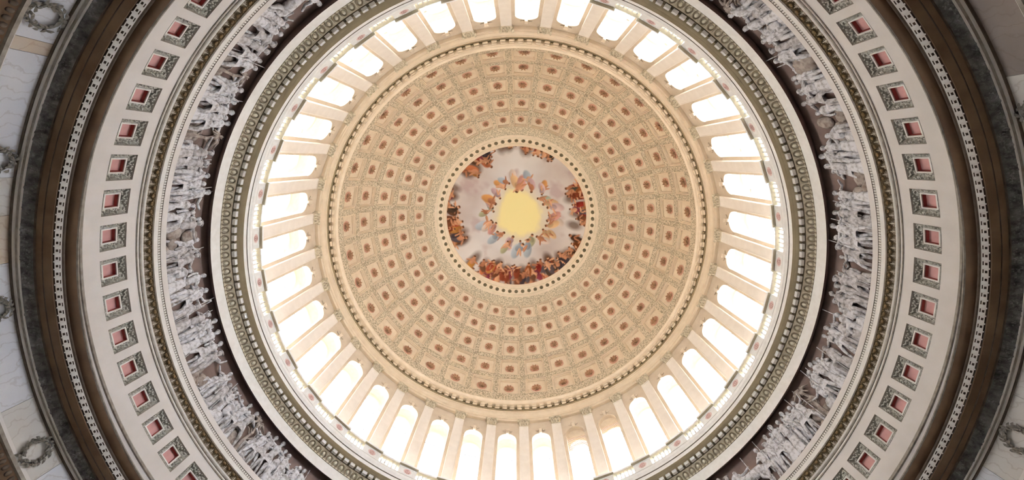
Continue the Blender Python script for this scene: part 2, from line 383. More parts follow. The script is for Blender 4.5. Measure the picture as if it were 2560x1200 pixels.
for s_ in (-1, 1):
    for v_, l_ in ((-.08, .42), (-.025, .36), (.03, .24)): al.limb([(s_ * .01, .05, v_ - .01), (s_ * l_ * pw, .035, v_ + .02)], [.02, .012], 5)
acme = al.mesh('acanthus_leaf', [M_leaf])
tg = MB(); tg.ell((0, .05, .0), (pw * .3, .035, .055), 6, 4); tg.ell((pw * .34, .055, .05), (pw * .13, .02, .03), 5, 4); tg.ell((-pw * .34, .055, .05), (pw * .13, .02, .03), 5, 4); tg.box((0, .085, .075), (pw * .5, .02, .016)); tgme = tg.mesh('gilt_tongue', [M_gold])
for k in range(N_AC):
    th = 2 * PI * k / N_AC
    at('acanthus_leaf', acme, trim_2, th, 14.075, 13.98)
    at('gilt_tongue', tgme, trim_2, th + PI / N_AC, 14.02, 14.055)
bd = MB()
for k in range(864):
    a = 2 * PI * k / 864; M = Matrix.Rotation(a, 3, 'Z'); bd.box((13.9 * math.cos(a), 13.9 * math.sin(a), 14.373 + ZC), (.03, .055, .085), 0, M)
link('bead_row', bd.mesh('bead_row', [M_white]), trim_2, kind='stuff')

# ---- wall_frieze : brown ground with figures in relief
RF = 14.32
wf = rev_mesh('wall_frieze', lines([(RF, 14.7), (RF, 17.3)], 0) + lines([(RF, 17.3), (14.1, 17.1), (13.93, 16.98)], 0), [M_frbg])
wall_frieze = link('wall_frieze', wf, kind='structure', label='brown frieze band crowded with grey relief figures')

# ---- trim_3 : great cornice under the gallery
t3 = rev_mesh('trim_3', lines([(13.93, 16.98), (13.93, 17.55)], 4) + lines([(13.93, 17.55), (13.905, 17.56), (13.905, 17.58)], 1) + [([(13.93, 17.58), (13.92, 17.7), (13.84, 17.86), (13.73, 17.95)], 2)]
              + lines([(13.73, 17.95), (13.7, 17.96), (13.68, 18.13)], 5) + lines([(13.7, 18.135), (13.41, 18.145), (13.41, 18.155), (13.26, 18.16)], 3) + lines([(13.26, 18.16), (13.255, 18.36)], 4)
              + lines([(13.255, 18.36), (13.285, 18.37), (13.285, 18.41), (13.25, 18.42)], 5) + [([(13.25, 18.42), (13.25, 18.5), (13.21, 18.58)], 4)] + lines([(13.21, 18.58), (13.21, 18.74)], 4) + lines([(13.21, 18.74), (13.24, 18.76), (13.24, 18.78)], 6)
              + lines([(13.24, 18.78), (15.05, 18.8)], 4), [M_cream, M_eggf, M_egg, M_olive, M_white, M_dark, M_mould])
trim_3 = link('trim_3', t3, kind='structure', label='wide cream cornice ring with egg and dentil rows below the gallery')
NE = 216; ew = 2 * PI * 13.8 / NE
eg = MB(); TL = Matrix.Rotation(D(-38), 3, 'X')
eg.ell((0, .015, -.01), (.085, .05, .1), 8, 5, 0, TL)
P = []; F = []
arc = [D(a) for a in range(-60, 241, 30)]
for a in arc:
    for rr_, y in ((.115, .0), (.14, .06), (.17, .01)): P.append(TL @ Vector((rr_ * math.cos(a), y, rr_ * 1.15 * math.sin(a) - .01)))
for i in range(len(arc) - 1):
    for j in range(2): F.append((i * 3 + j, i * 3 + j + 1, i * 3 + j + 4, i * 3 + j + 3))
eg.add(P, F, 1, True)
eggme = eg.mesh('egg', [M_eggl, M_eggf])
dt = MB(); dt.add([TL @ Vector(v) for v in ((-.02, .04, .15), (.02, .04, .15), (0, .04, -.16), (-.035, -.02, .15), (.035, -.02, .15), (0, -.02, -.18))], [(0, 1, 2), (0, 2, 5, 3), (1, 4, 5, 2), (0, 3, 4, 1)], 0)
dartme = dt.mesh('dart', [M_eggl])
dn = MB(); dn.box((0, .065, 0), (ew * .66, .14, .165)); dentme = dn.mesh('dentil', [mat('dentil_white', (252, 250, 246), (246, 243, 238), 4, .5)])
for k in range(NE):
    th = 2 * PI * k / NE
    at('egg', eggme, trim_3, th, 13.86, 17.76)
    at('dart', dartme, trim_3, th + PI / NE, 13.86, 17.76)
    at('dentil', dentme, trim_3, th, 13.69, 18.047)
bd = MB()
for k in range(1296):
    a = 2 * PI * k / 1296; M = Matrix.Rotation(a, 3, 'Z'); bd.box((13.272 * math.cos(a), 13.272 * math.sin(a), 18.39 + ZC), (.03, .03, .04), 0, M)
link('bead_row', bd.mesh('bead_row', [M_mould]), trim_3, kind='stuff')
bd = MB()
for k in range(432):
    a = 2 * PI * k / 432; M = Matrix.Rotation(a, 3, 'Z'); bd.box((13.905 * math.cos(a), 13.905 * math.sin(a), 17.57 + ZC), (.03, .1, .035), 0, M)
link('fillet_row', bd.mesh('fillet_row', [M_eggl]), trim_3, kind='stuff')

# ---- wall_drum : arcade of 36 round-headed openings
def arcade(R0, R1, hw, hb, hs, ht, bays=36, n=14, mir=0):
    """ring wall with arched holes: faces at R0 (inside) and R1, reveals between; hw half-width in metres"""
    mb = MB(); aw = hw / R0; half = D(5)
    for k in range(bays):
        c = TH0 + D(10) * k
        arch = [(c - aw * math.cos(PI * i / n), hs + hw * math.sin(PI * i / n)) for i in range(n + 1)]
        for R in (R0, R1):
            pt = lambda a, h: (R * math.cos(a), R * math.sin(a), h + ZC)
            for s in (-1, 1):
                e = c + s * half; i_ = c + s * aw
                mb.add([pt(e, hb), pt(i_, hb), pt(i_, hs), pt(i_, ht), pt(e, ht)], [(0, 1, 2, 3, 4)], 0)
            for i in range(n):
                a, b = arch[i], arch[i + 1]
                mb.add([pt(*a), pt(*b), pt(b[0], ht), pt(a[0], ht)], [(0, 1, 2, 3)], 0)
        out = [(c - aw, hb)] + arch + [(c + aw, hb)]
        for i in range(len(out) - 1):
            a, b = out[i], out[i + 1]
            mb.add([(R * math.cos(q[0]), R * math.sin(q[0]), q[1] + ZC) for q, R in ((a, R0), (b, R0), (b, R1), (a, R1))], [(0, 1, 2, 3)], mir)
    me = bpy.data.meshes.new('arcade'); me.from_pydata(mb.v, [], mb.f); me.polygons.foreach_set('material_index', mb.mi); me.update()
    return me
RD = 13.86; HW = 0.665; HS = 24.2; HT = 26.12
dm = arcade(RD, 14.2, HW, 18.78, HS, HT); dm.materials.append(M_beige)
wall_drum = link('wall_drum', dm, kind='structure', label='cream drum wall with thirty-six arched openings and pilasters')
# archivolts, keystones, spandrel leaves
av = MB(); n = 16; P = []; F = []
for i in range(n + 1):
    a = PI * i / n
    for rr_, y in ((HW, .0), (HW, .05), (HW + .06, .05), (HW + .07, .03), (HW + .13, .03), (HW + .14, .0)):
        P.append(cl(-(rr_ * math.cos(a)) / RD, RD - y, HS + rr_ * math.sin(a), RD, HS))
for i in range(n):
    for j in range(5): F.append((i * 6 + j, i * 6 + j + 1, i * 6 + j + 7, i * 6 + j + 6))
av.add(P, F, 0, False); avme = av.mesh('archivolt', [M_beige])
ks = MB(); ks.add([(-.09, 0, -.02), (.09, 0, -.02), (.14, 0, .36), (-.14, 0, .36), (-.08, .13, -.04), (.08, .13, -.04), (.12, .2, .36), (-.12, .2, .36)], [(4, 5, 6, 7), (0, 1, 5, 4), (1, 2, 6, 5), (2, 3, 7, 6), (3, 0, 4, 7)])
ks.limb([(-.11, .17, .31), (.11, .17, .31)], [.055, .055], 8); ks.limb([(-.08, .12, .02), (.08, .12, .02)], [.04, .04], 8)
for s in (-1, 1):
    ks.limb([(s * .1, .04, .3), (s * .24, .05, .26), (s * .34, .04, .33)], [.045, .04, .025], 6); ks.ell((s * .24, .04, .34), (.06, .04, .05), 6, 4)
ksme = ks.mesh('keystone', [M_beige])
# pilasters
PW = 0.335; RP = 13.68
ps = MB(); ps.box((0, -.09, 22.25 - 22), (PW * 2, .18, 6.62)); ps.box((0, -.09, 19.15 - 22), (PW * 2 + .12, .26, .5))
for x in (-PW + .04, PW - .04): ps.box((x, .008, .3), (.045, .02, 6.3))
ps.box((0, .008, 3.44), (PW * 2 - .04, .02, .045))
psme = ps.mesh('pilaster', [mat('pilaster_paint', (240, 230, 217), (233, 222, 208), 2, .6)])
cp = MB()
cp.add([(x * w, y, z) for z, w, y0, y1 in ((0, .33, -.15, .02), (.3, .36, -.15, .07), (.43, .42, -.15, .15)) for x, y in ((-1, y0), (1, y0), (1, y1), (-1, y1))],
       [(0, 1, 2, 3)] + [(i * 4 + j, i * 4 + (j + 1) % 4, i * 4 + 4 + (j + 1) % 4, i * 4 + 4 + j) for i in range(2) for j in range(4)])
cp.box((0, 0, .475), (.92, .36, .09)); cp.box((0, .01, -.02), (.7, .1, .04))
for row, (z, n_) in enumerate(((.02, 4), (.16, 3))):
    for i in range(n_):
        x = (i - (n_ - 1) / 2) * .18
        cp.limb([(x, .03, z), (x, .09, z + .09), (x, .15, z + .13)], [.065, .06, .035], 6)
for s in (-1, 1): cp.limb([(s * .38, .1, .37), (s * .38, .22, .37)], [.085, .085], 9); cp.limb([(s * .12, .1, .38), (s * .12, .18, .38)], [.05, .05], 8)
cp.ell((0, .18, .46), (.07, .05, .06), 7, 5)
cpme = cp.mesh('capital', [mat('capital_gilt_grey', (222, 208, 182), (186, 172, 144), 9, 0.7, 4, 0.4, 20)])
for k in range(36):
    th = TH0 + D(10) * k
    at('archivolt', avme, wall_drum, th, RD, HS); at('keystone', ksme, wall_drum, th, RD, HS + HW)
    p = at('pilaster', psme, wall_drum, th + D(5), RP, 22.0)
    c = link('capital', cpme, p, (0, 0, 25.56 - 22))
# ---- outer drum wall with glazed windows
RO = 15.02
om = arcade(RO, 15.4, HW, 18.78, HS, HT); om.materials.append(M_white)
wall_outer = link('wall_outer', om, kind='structure', label='white outer drum wall seen through the arched openings')
oa = MB(); P = []; F = []
for i in range(n + 1):
    a = PI * i / n
    for rr_, y in ((HW, .0), (HW, .07), (HW + .2, .07), (HW + .22, .0)): P.append(cl(-(rr_ * math.cos(a)) / RO, RO - y, HS + rr_ * math.sin(a), RO, HS))
for i in range(n):
    for j in range(3): F.append((i * 4 + j, i * 4 + j + 1, i * 4 + j + 5, i * 4 + j + 4))
oa.add(P, F); oame = oa.mesh('archivolt', [mat('outer_arch_cream', (242, 230, 206), None)])
link('gallery_ceiling', rev_mesh('gallery_ceiling', lines([(14.2, HT), (15.4, HT)], 0), [M_white], 144), wall_outer)
# window: arched frame, two rails, three lights of glass
wfm = MB(); out = [(-HW, 19.0 - 22)] + [(-HW * math.cos(PI * i / 14), HS - 22 + HW * math.sin(PI * i / 14)) for i in range(15)] + [(HW, 19.0 - 22)]
inn = [(x * (1 - .06 / HW), (z - (HS - 22)) * (1 - .06 / HW) + HS - 22 if z > HS - 22 else z) for x, z in out]
P = []; F = []
for (x, z), (xi, zi) in zip(out, inn): P += [(x, -.06, z), (x, .0, z), (xi, .0, zi), (xi, -.06, zi)]
for i in range(len(out) - 1):
    for j in range(4): F.append((i * 4 + j, i * 4 + (j + 1) % 4, i * 4 + 4 + (j + 1) % 4, i * 4 + 4 + j))
wfm.add(P, F); wfm.box((0, -.03, 19.0 - 22), (2 * HW, .06, .1)); wfme = wfm.mesh('window_frame', [M_frame])
def bar_me(): mb = MB(); mb.box((0, 0, 0), (2 * HW - .1, .05, .04)); return mb.mesh('glazing_bar', [M_bar])
barme = bar_me()
ZS = [19.0, 20.7, 22.35, 24.0]
panes = []
for i in range(3):
    mb = MB(); a, b = ZS[i] + .03 - 22, ZS[i + 1] - .03 - 22; x = HW - .07; mb.add([(-x, -.03, a), (x, -.03, a), (x, -.03, b), (-x, -.03, b)], [(0, 1, 2, 3)]); panes.append(mb.mesh('pane', [M_glass]))
mb = MB(); mb.add([(-(HW - .06), -.03, 24.03 - 22)] + [(-(HW - .06) * math.cos(PI * i / 14), -.03, HS - 22 + (HW - .06) * math.sin(PI * i / 14)) for i in range(15)] + [((HW - .06), -.03, 24.03 - 22)], [tuple(range(17))]); panes.append(mb.mesh('pane', [M_glass]))
def side_of(th):
    a = (math.degrees(th) + 360 + 90) % 360           # clockwise from the picture's top
    return a
for k in range(36):
    th = TH0 + D(10) * k
    w = at('window_%d' % (k + 1), wfme, None, th, RO + .2, 22.0, kind='structure', label='arched white drum window, %s clockwise from the one straight above the fresco' % ORD[k])
    for p_ in panes: o = bpy.data.objects.new('pane', p_); COL.objects.link(o); o.parent = w
    for z in ZS[1:]:
        o = bpy.data.objects.new('glazing_bar', barme); COL.objects.link(o); o.parent = w; o.location = (0, -.03, z - 22)
    at('archivolt', oame, wall_outer, th, RO, HS)

# ---- trim_4 : entablature of the drum
t4 = rev_mesh('trim_4', lines([(13.9, 26.08), (13.66, 26.08), (13.66, 26.3)], 0) + lines([(13.66, 26.3), (13.62, 26.31), (13.62, 26.52)], 0) + [([(13.62, 26.52), (13.56, 26.56), (13.52, 26.64)], 0)] + lines([(13.52, 26.64), (13.5, 26.66), (13.5, 26.84)], 0)
              + lines([(13.5, 26.84), (13.46, 26.85), (13.46, 26.95)], 0) + lines([(13.46, 26.95), (13.4, 27.28)], 1) + lines([(13.4, 27.28), (13.06, 27.3), (13.06, 27.42)], 0) + [([(13.06, 27.42), (13.02, 27.5), (12.96, 27.56)], 0)] + lines([(12.96, 27.56), (12.96, 27.64)], 0)
              + lines([(12.96, 27.64), (13.6, 27.68)], 0), [M_dome, mat('bracket_ground', (160, 142, 110), (146, 128, 98), 6, .7)])
trim_4 = link('trim_4', t4, kind='structure', label='cream entablature ring with brackets above the pilasters')
mo = MB(); mo.box((0, .16, .18), (.34, .3, .1)); mo.limb([(-.13, .1, .08), (.13, .1, .08)], [.08, .08], 8); mo.limb([(-.13, .24, .12), (.13, .24, .12)], [.05, .05], 7)
mome = mo.mesh('bracket', [M_dome])
rs = MB(); rs.ell((0, .02, 0), (.09, .06, .09), 8, 4); rsme = rs.mesh('bracket_flower', [mat('flower_tan', (160, 140, 104), (140, 122, 88), 8, .7)])
for k in range(144):
    th = TH0 + D(2.5) * k + D(1.25)
    at('bracket', mome, trim_4, th, 13.44, 27.05)
    at('bracket_flower', rsme, trim_4, th + D(1.25), 13.36, 27.2)

# ================================================================ CEILING : coffered dome
BK = [(13.44, 27.5), (13.27, 29.6), (12.80, 31.94), (11.82, 33.73), (10.60, 35.30), (9.35, 36.62), (7.95, 37.75)]   # coffer backs up the meridian
def cat(t):
    i = max(0, min(len(BK) - 2, int(t))); u = t - i
    p = [np.array(BK[max(0, min(len(BK) - 1, j))]) for j in (i - 1, i, i + 1, i + 2)]
    if i == 0: p[0] = 2 * p[1] - p[2]
    if i == len(BK) - 2: p[3] = 2 * p[2] - p[1]
    return 0.5 * (2 * p[1] + (p[2] - p[0]) * u + (2 * p[0] - 5 * p[1] + 4 * p[2] - p[3]) * u * u + (3 * p[1] - p[0] - 3 * p[2] + p[3]) * u ** 3)
def mer(t, d=0.0):
    """point of the meridian, d metres in from the coffer backs"""
    p = cat(t); e = cat(min(t + .01, 5.999)) - cat(max(t - .01, 0)); e /= np.linalg.norm(e)
    nrm = np.array([-e[1], e[0]])
    if nrm[0] > 0: nrm = -nrm
    return p + nrm * d
CD = 0.26
rows = [(i + 1, 0.40, 0.76) for i in range(5)]           # centre, half-height (in meridian steps), share of the bay
def tdir(t):
    e = cat(min(t + .01, 5.999)) - cat(max(t - .01, 0)); return np.linalg.norm(e) / .02
RH = []
for i in range(5):
    c = i + 1.0; r = mer(c, CD)[0]; half = 0.5 * 0.80 * r * D(10)      # near-square openings
    RH.append((c, min(half / tdir(c), .44)))
dome = MB(); fracW = 0.80
tb = [0.42] + [c for c, h in RH for c in ()]
levels = [0.0]
for c, h in RH: levels += [c - h, c + h]
levels += [5.72]
for k in range(36):
    a0 = TH0 + D(10) * k
    for li in range(len(levels) - 1):
        hole = li % 2 == 1
        ts = np.linspace(levels[li], levels[li + 1], 5)
        cols = [-5, -2.5, 0, 2.5, 5] if not hole else None
        segsx = [(-5, -5 * fracW), (5 * fracW, 5)] if hole else [(-5, -2.5), (-2.5, 0), (0, 2.5), (2.5, 5)]
        for xa, xb in segsx:
            P = []
            for t_ in ts:
                r, h = mer(t_, CD)
                for x in (xa, xb): P.append((r * math.cos(a0 + D(x)), r * math.sin(a0 + D(x)), h + ZC))
            dome.add(P, [(2 * i, 2 * i + 1, 2 * i + 3, 2 * i + 2) for i in range(4)], 1 if li == len(levels) - 2 else 0, True)
sh_ = revolve([([(15.4, 26.12), (14.6, 27.6)] + [tuple(mer(t_, -.35)) for t_ in np.linspace(.2, 5.9, 20)] + [(8.4, 38.5)], 0)], 144); dome.add(sh_.v, sh_.f, 0, True)
me = bpy.data.meshes.new('ceiling'); me.from_pydata(dome.v, [], dome.f); me.materials.append(M_rib); me.materials.append(M_ribor)
me.polygons.foreach_set('material_index', dome.mi); me.polygons.foreach_set('use_smooth', dome.sm); me.update()
ceiling = link('ceiling', me, kind='structure', label='great cream coffered dome around the painted oculus')
for i, (c, hh) in enumerate(RH):
    r0, h0 = mer(c, CD)
    def loop(fx, d, nn=6):
        """rounded-square loop, fx share of the bay"""
        pts = []; hx = 5 * fracW * fx; ht = hh * fx
        rad = .0 if d > CD - .03 else .16
        corner = []
        for qx, qt, s0 in ((1, 1, 0), (-1, 1, 90), (-1, -1, 180), (1, -1, 270)):
            for j in range(4):
                an = D(s0 + 30 * j); x = qx * (1 - rad) + rad * math.cos(an); t_ = qt * (1 - rad) + rad * math.sin(an)
                r, h = mer(c + t_ * ht, d); corner.append(cl(D(x * hx), r, h, r0, h0))
        return corner
    cf = MB(); L = [loop(1, CD), loop(.995, CD - .07), loop(.92, CD - .07), loop(.9, CD - .15), loop(.84, CD - .15), loop(.82, .0)]
    for q in range(5):
        A, B = L[q], L[q + 1]
        cf.add(A + B, [(j, (j + 1) % 16, 16 + (j + 1) % 16, 16 + j) for j in range(16)], 1 if q in (1, 3) else 0)
    cfme = cf.mesh('coffer', [M_dome, M_panel])
    pm = MB(); r, h = mer(c, 0); pm.add(L[5] + [cl(0, r, h, r0, h0)], [(j, (j + 1) % 16, 16) for j in range(16)]); pmme = pm.mesh('panel', [M_panel])
    # rosette, in the tangent plane of the coffer back
    e = mer(c + .02, 0) - mer(c - .02, 0); e /= np.linalg.norm(e); up = Vector((0, -e[0], e[1])); nin = Vector((0, e[1], e[0]));
    if nin.y < 0: nin = -nin
    R_ = r * D(10) * .185; base = Vector(cl(0, r, h, r0, h0)); X = Vector((1, 0, 0))
    ro = MB(); nn = 16
    def ringp(rr_, y): return [base + X * rr_ * math.cos(2 * PI * j / nn) + up * rr_ * math.sin(2 * PI * j / nn) + nin * y for j in range(nn)]
    A, B, C_ = ringp(R_ * 1.22, .0), ringp(R_ * 1.15, .045), ringp(R_ * 1.0, .03)
    ro.add(A + B + C_, [(j, (j + 1) % nn, nn + (j + 1) % nn, nn + j) for j in range(nn)] + [(nn + j, nn + (j + 1) % nn, 2 * nn + (j + 1) % nn, 2 * nn + j) for j in range(nn)], 0)
    ro.add(C_ + [base + nin * .03], [(j, (j + 1) % nn, nn) for j in range(nn)], 1)
    for j in range(8):
        an = 2 * PI * (j + .5) / 8; ax = X * math.cos(an) + up * math.sin(an); bx_ = -X * math.sin(an) + up * math.cos(an)
        ro.add([base + ax * R_ * u_ + bx_ * R_ * w_ + nin * y_ for u_, w_, y_ in ((.15, 0, .06), (.5, .2, .09), (.95, 0, .15), (.5, -.2, .09), (.55, 0, .045))], [(0, 1, 4), (1, 2, 4), (2, 3, 4), (3, 0, 4)], 2)
    M3 = Matrix((X, up, nin)).transposed()
    ro.ell(base + nin * .07, (R_ * .26, R_ * .26, .07), 7, 4, 2, M3)
    rome = ro.mesh('rosette', [M_panel, M_rosered, M_petal])
    # small boss on the rib crossing above each row
    bo = MB(); tt = c + .5; rb, hb = mer(tt, CD); e = mer(tt + .02) - mer(tt - .02); e /= np.linalg.norm(e); ub = Vector((0, -e[0], e[1])); nb = Vector((0, abs(e[1]), abs(e[0]) * -1));
    M4 = Matrix((X, ub, nb)).transposed(); sb = rb * D(10) * .055
    bo.ell((0, 0, 0), (sb * .6, sb * .6, .07), 7, 4, 0, M4)
    for j in range(4):
        an = PI / 2 * j + PI / 4; bo.ell(M4 @ Vector((sb * .85 * math.cos(an), sb * .85 * math.sin(an), 0)), (sb * .5, sb * .5, .05), 6, 4, 0, M4)
    bome = bo.mesh('boss', [M_ribor])
    for k in range(36):
        th = TH0 + D(10) * k
        co = at('coffer', cfme, ceiling, th, r0, h0)
        for nm, m_ in (('panel', pmme), ('rosette', rome)):
            o = bpy.data.objects.new(nm, m_); COL.objects.link(o); o.parent = co
        if i < 4: at('boss', bome, ceiling, th + D(5), rb, hb)
# ---- trim_5 : rim of the oculus
r5, h5 = mer(5.72, CD)
t5 = rev_mesh('trim_5', lines([(r5, h5), (7.98, 37.36)], 1) + lines([(7.98, 37.36), (7.9, 37.4)], 0) + lines([(7.9, 37.4), (7.74, 37.45)], 0) + lines([(7.74, 37.45), (7.7, 37.5)], 2) + [([(7.7, 37.5), (7.55, 37.58), (7.38, 37.7), (7.26, 37.84)], 3)]
              + lines([(7.26, 37.84), (7.2, 37.88)], 2) + lines([(7.2, 37.88), (7.12, 38.0), (7.05, 38.12)], 0) + lines([(7.05, 38.12), (6.98, 38.2), (6.98, 38.44)], 0) + lines([(6.98, 38.44), (10.2, 38.6)], 0), [M_dome, M_ribor, M_olive, M_panel], 216)
trim_5 = link('trim_5', t5, kind='structure', label='pale rim of the oculus set with a ring of dark rosettes')
er = MB(); n_ = Vector((0, .6, -.8)).normalized(); u_ = Vector((0, .8, .6)); M5 = Matrix((Vector((1, 0, 0)), u_, n_)).transposed()
er.ell((0, 0, 0), (.1, .1, .07), 8, 4, 0, M5)
for j in range(8):
    an = 2 * PI * j / 8; er.ell(M5 @ Vector((.14 * math.cos(an), .14 * math.sin(an), .0)), (.06, .06, .04), 6, 4, 0, M5)
erme = er.mesh('rim_rosette', [mat('rim_bronze', (128, 112, 78), (104, 92, 66), 8, 0.6)])
for k in range(72): at('rim_rosette', erme, trim_5, TH0 + D(5) * k + D(2.5), 7.46, 37.64)
# ---- canopy chamber wall above the oculus
wall_canopy = link('wall_canopy', rev_mesh('wall_canopy', lines([(10.2, 38.6), (10.2, 42.2)], 0), [M_dome], 144), kind='structure', label='plain drum wall behind the oculus rim around the painting')

# ================================================================ THE CEILING PAINTING (generic sky with figures)
def painting():
    nr, na = 170, 512
    RR = 10.0; rs_ = np.linspace(0, RR, nr + 1)[1:]; an = np.arange(na) * 2 * PI / na
    Rm, A = np.meshgrid(rs_, an, indexing='ij'); X = (Rm * np.cos(A)).ravel(); Y = (Rm * np.sin(A)).ravel()
    X = np.concatenate([[0], X]); Y = np.concatenate([[0], Y]); R = np.hypot(X, Y)
    Z = 44.6 - 2.9 * (R / RR) ** 2
    g = np.random.default_rng(3)
    def noise(sc, oct=4):
        out = np.zeros_like(X); amp = 1.0
        for o in range(oct):
            for _ in range(5):
                a = g.uniform(0, 2 * PI); ph = g.uniform(0, 2 * PI, 2); k = sc * 2 ** o
                out += amp * np.sin(k * (X * np.cos(a) + Y * np.sin(a)) + ph[0] + 1.3 * np.sin(k * .7 * (Y * np.cos(a) - X * np.sin(a)) + ph[1])) / 5
            amp *= .55
        return out
    def c3(*c): return np.array([lin(v) for v in c])
    n1 = noise(.55); n2 = noise(1.1)
    f = np.clip(.5 + .45 * n1, 0, 1)[:, None]
    col = c3(178, 168, 164) * (1 - f) + c3(208, 208, 208) * f
    f2 = np.clip(n2 * 1.2 - .25, 0, .7)[:, None]; col = col * (1 - f2) + c3(170, 150, 150) * f2
    cx0, cy0 = .35, .45
    d = np.hypot((X - cx0) * np.cos(.5) - (Y - cy0) * np.sin(.5) * 1.0, ((X - cx0) * np.sin(.5) + (Y - cy0) * np.cos(.5)) * 1.0)
    glow = np.clip((3.9 + .5 * n2 - d) / 1.6, 0, 1)[:, None]; col = col * (1 - glow) + c3(208, 196, 164) * glow
    core = np.clip((2.7 + .55 * n2 - d) / .5, 0, 1)[:, None]; col = col * (1 - core) + c3(224, 211, 152) * core
    def blob(x, y, sx, sy, rot, c, soft=.25, al=1.0):
        u = (X - x) * np.cos(rot) + (Y - y) * np.sin(rot); v = -(X - x) * np.sin(rot) + (Y - y) * np.cos(rot)
        q = np.sqrt((u / sx) ** 2 + (v / sy) ** 2); m = (np.clip((1 - q) / soft, 0, 1) * al)[:, None]
        sh = np.clip(1 + .35 * (v / sy) * .8 + .12 * n2, .55, 1.4)[:, None]
        col[:] = col * (1 - m) + np.clip(c3(*c) * sh, 0, 1) * m
    pastel = [(150, 148, 176), (176, 150, 152), (186, 136, 84), (160, 158, 128), (154, 164, 174), (186, 162, 160), (180, 134, 124), (152, 162, 146), (192, 160, 122), (184, 170, 160)]
    skin = [(196, 150, 118), (176, 126, 96), (158, 108, 80)]
    def figure(x, y, s, out, robe, sk):
        """out: direction of the feet"""
        fx, fy = math.cos(out), math.sin(out)
        blob(x + fx * s * .45, y + fy * s * .45, s * .75, s * .42, out + g.uniform(-.5, .5), robe)
        blob(x + fx * s * .1, y + fy * s * .1, s * .4, s * .3, out + g.uniform(-.6, .6), tuple(int(v * .85) for v in robe) if g.random() < .5 else sk)
        for q in range(2): a = out + g.uniform(-2, 2); blob(x + math.cos(a) * s * .4, y + math.sin(a) * s * .4, s * .4, s * .1, a, sk)
        blob(x - fx * s * .32, y - fy * s * .32, s * .17, s * .17, 0, sk); blob(x - fx * s * .42, y - fy * s * .42, s * .15, s * .1, out + PI / 2, (96, 66, 46))
    for k in range(34):                            # pastel garland round the glow
        a = 2 * PI * k / 34 + g.uniform(-.12, .12); rr_ = 3.25 + g.uniform(-.25, .75)
        figure(cx0 + rr_ * math.cos(a), cy0 + rr_ * math.sin(a), g.uniform(.9, 1.4), a + g.uniform(-.9, .9), pastel[int(g.integers(len(pastel)))], skin[int(g.integers(3))])
    deep = [(122, 60, 40), (70, 56, 46), (104, 64, 44), (150, 86, 48), (96, 66, 48), (130, 44, 36), (84, 76, 82), (168, 118, 60), (118, 52, 66), (70, 70, 60), (172, 104, 70), (60, 52, 58), (150, 70, 50)]
    def crowd(a0, a1, n, r0, r1, dark=1.0):
        for k in range(n):
            a = D(g.uniform(a0, a1)); rr_ = g.uniform(r0, r1)
            blob(rr_ * math.cos(a), rr_ * math.sin(a), 1.1, .7, a, (92, 68, 54), .6, .8)
        for k in range(n * 2):
            a = D(a0 + (a1 - a0) * (k + .5) / (n * 2)) + g.uniform(-.03, .03); rr_ = g.uniform(r0, r1)
            c = deep[int(g.integers(len(deep)))]
            figure(rr_ * math.cos(a), rr_ * math.sin(a), g.uniform(.8, 1.15), a + g.uniform(-.4, .4), tuple(int(v * dark) for v in c), skin[int(g.integers(3))])
    crowd(42, 138, 26, 7.0, 9.4); crowd(55, 125, 10, 6.6, 7.4); crowd(150, 188, 11, 6.5, 8.6); crowd(218, 246, 9, 6.0, 8.2); crowd(276, 304, 9, 6.6, 8.2, .85); crowd(-26, 16, 12, 6.2, 8.8); crowd(24, 38, 5, 7.0, 8.6, .75)
    crowd(190, 202, 3, 7.4, 8.4); crowd(250, 272, 4, 7.3, 8.3, .8)
    F = [(0, 1 + j, 1 + (j + 1) % na) for j in range(na)]
    for i in range(nr - 1):
        b = 1 + i * na
        F += [(b + j, b + na + j, b + na + (j + 1) % na, b + (j + 1) % na) for j in range(na)]
    me = bpy.data.meshes.new('ceiling_painting'); me.from_pydata(np.stack([X, Y, Z + ZC], -1).tolist(), [], F)
    ca = me.color_attributes.new('paint', 'FLOAT_COLOR', 'POINT'); ca.data.foreach_set('color', np.concatenate([np.clip(col, 0, 1), np.ones((len(X), 1))], 1).astype(np.float32).ravel())
    me.polygons.foreach_set('use_smooth', [True] * len(F))
    m = bpy.data.materials.new('fresco_paint'); m.use_nodes = True; t = m.node_tree; at_ = t.nodes.new('ShaderNodeAttribute'); at_.attribute_name = 'paint'
    t.links.new(at_.outputs['Color'], t.nodes['Principled BSDF'].inputs['Base Color']); t.nodes['Principled BSDF'].inputs['Roughness'].default_value = .9; t.nodes['Principled BSDF'].inputs['Specular IOR Level'].default_value = .1
    me.materials.append(m); return me
link('ceiling_painting', painting(), label='round painted sky with figures in a ring around a golden glow', cat='painting')
# added lamps, unseen behind the oculus rim, to light the painting
for k in range(18):
    a = 2 * PI * k / 18; ld = bpy.data.lights.new('added_rim_lamp', 'POINT'); ld.energy = 38; ld.color = (1, .95, .88); ld.shadow_soft_size = .25
    o = bpy.data.objects.new('added_rim_lamp', ld); COL.objects.link(o); o.location = (9.2 * math.cos(a), 9.2 * math.sin(a), 39.1 + ZC)

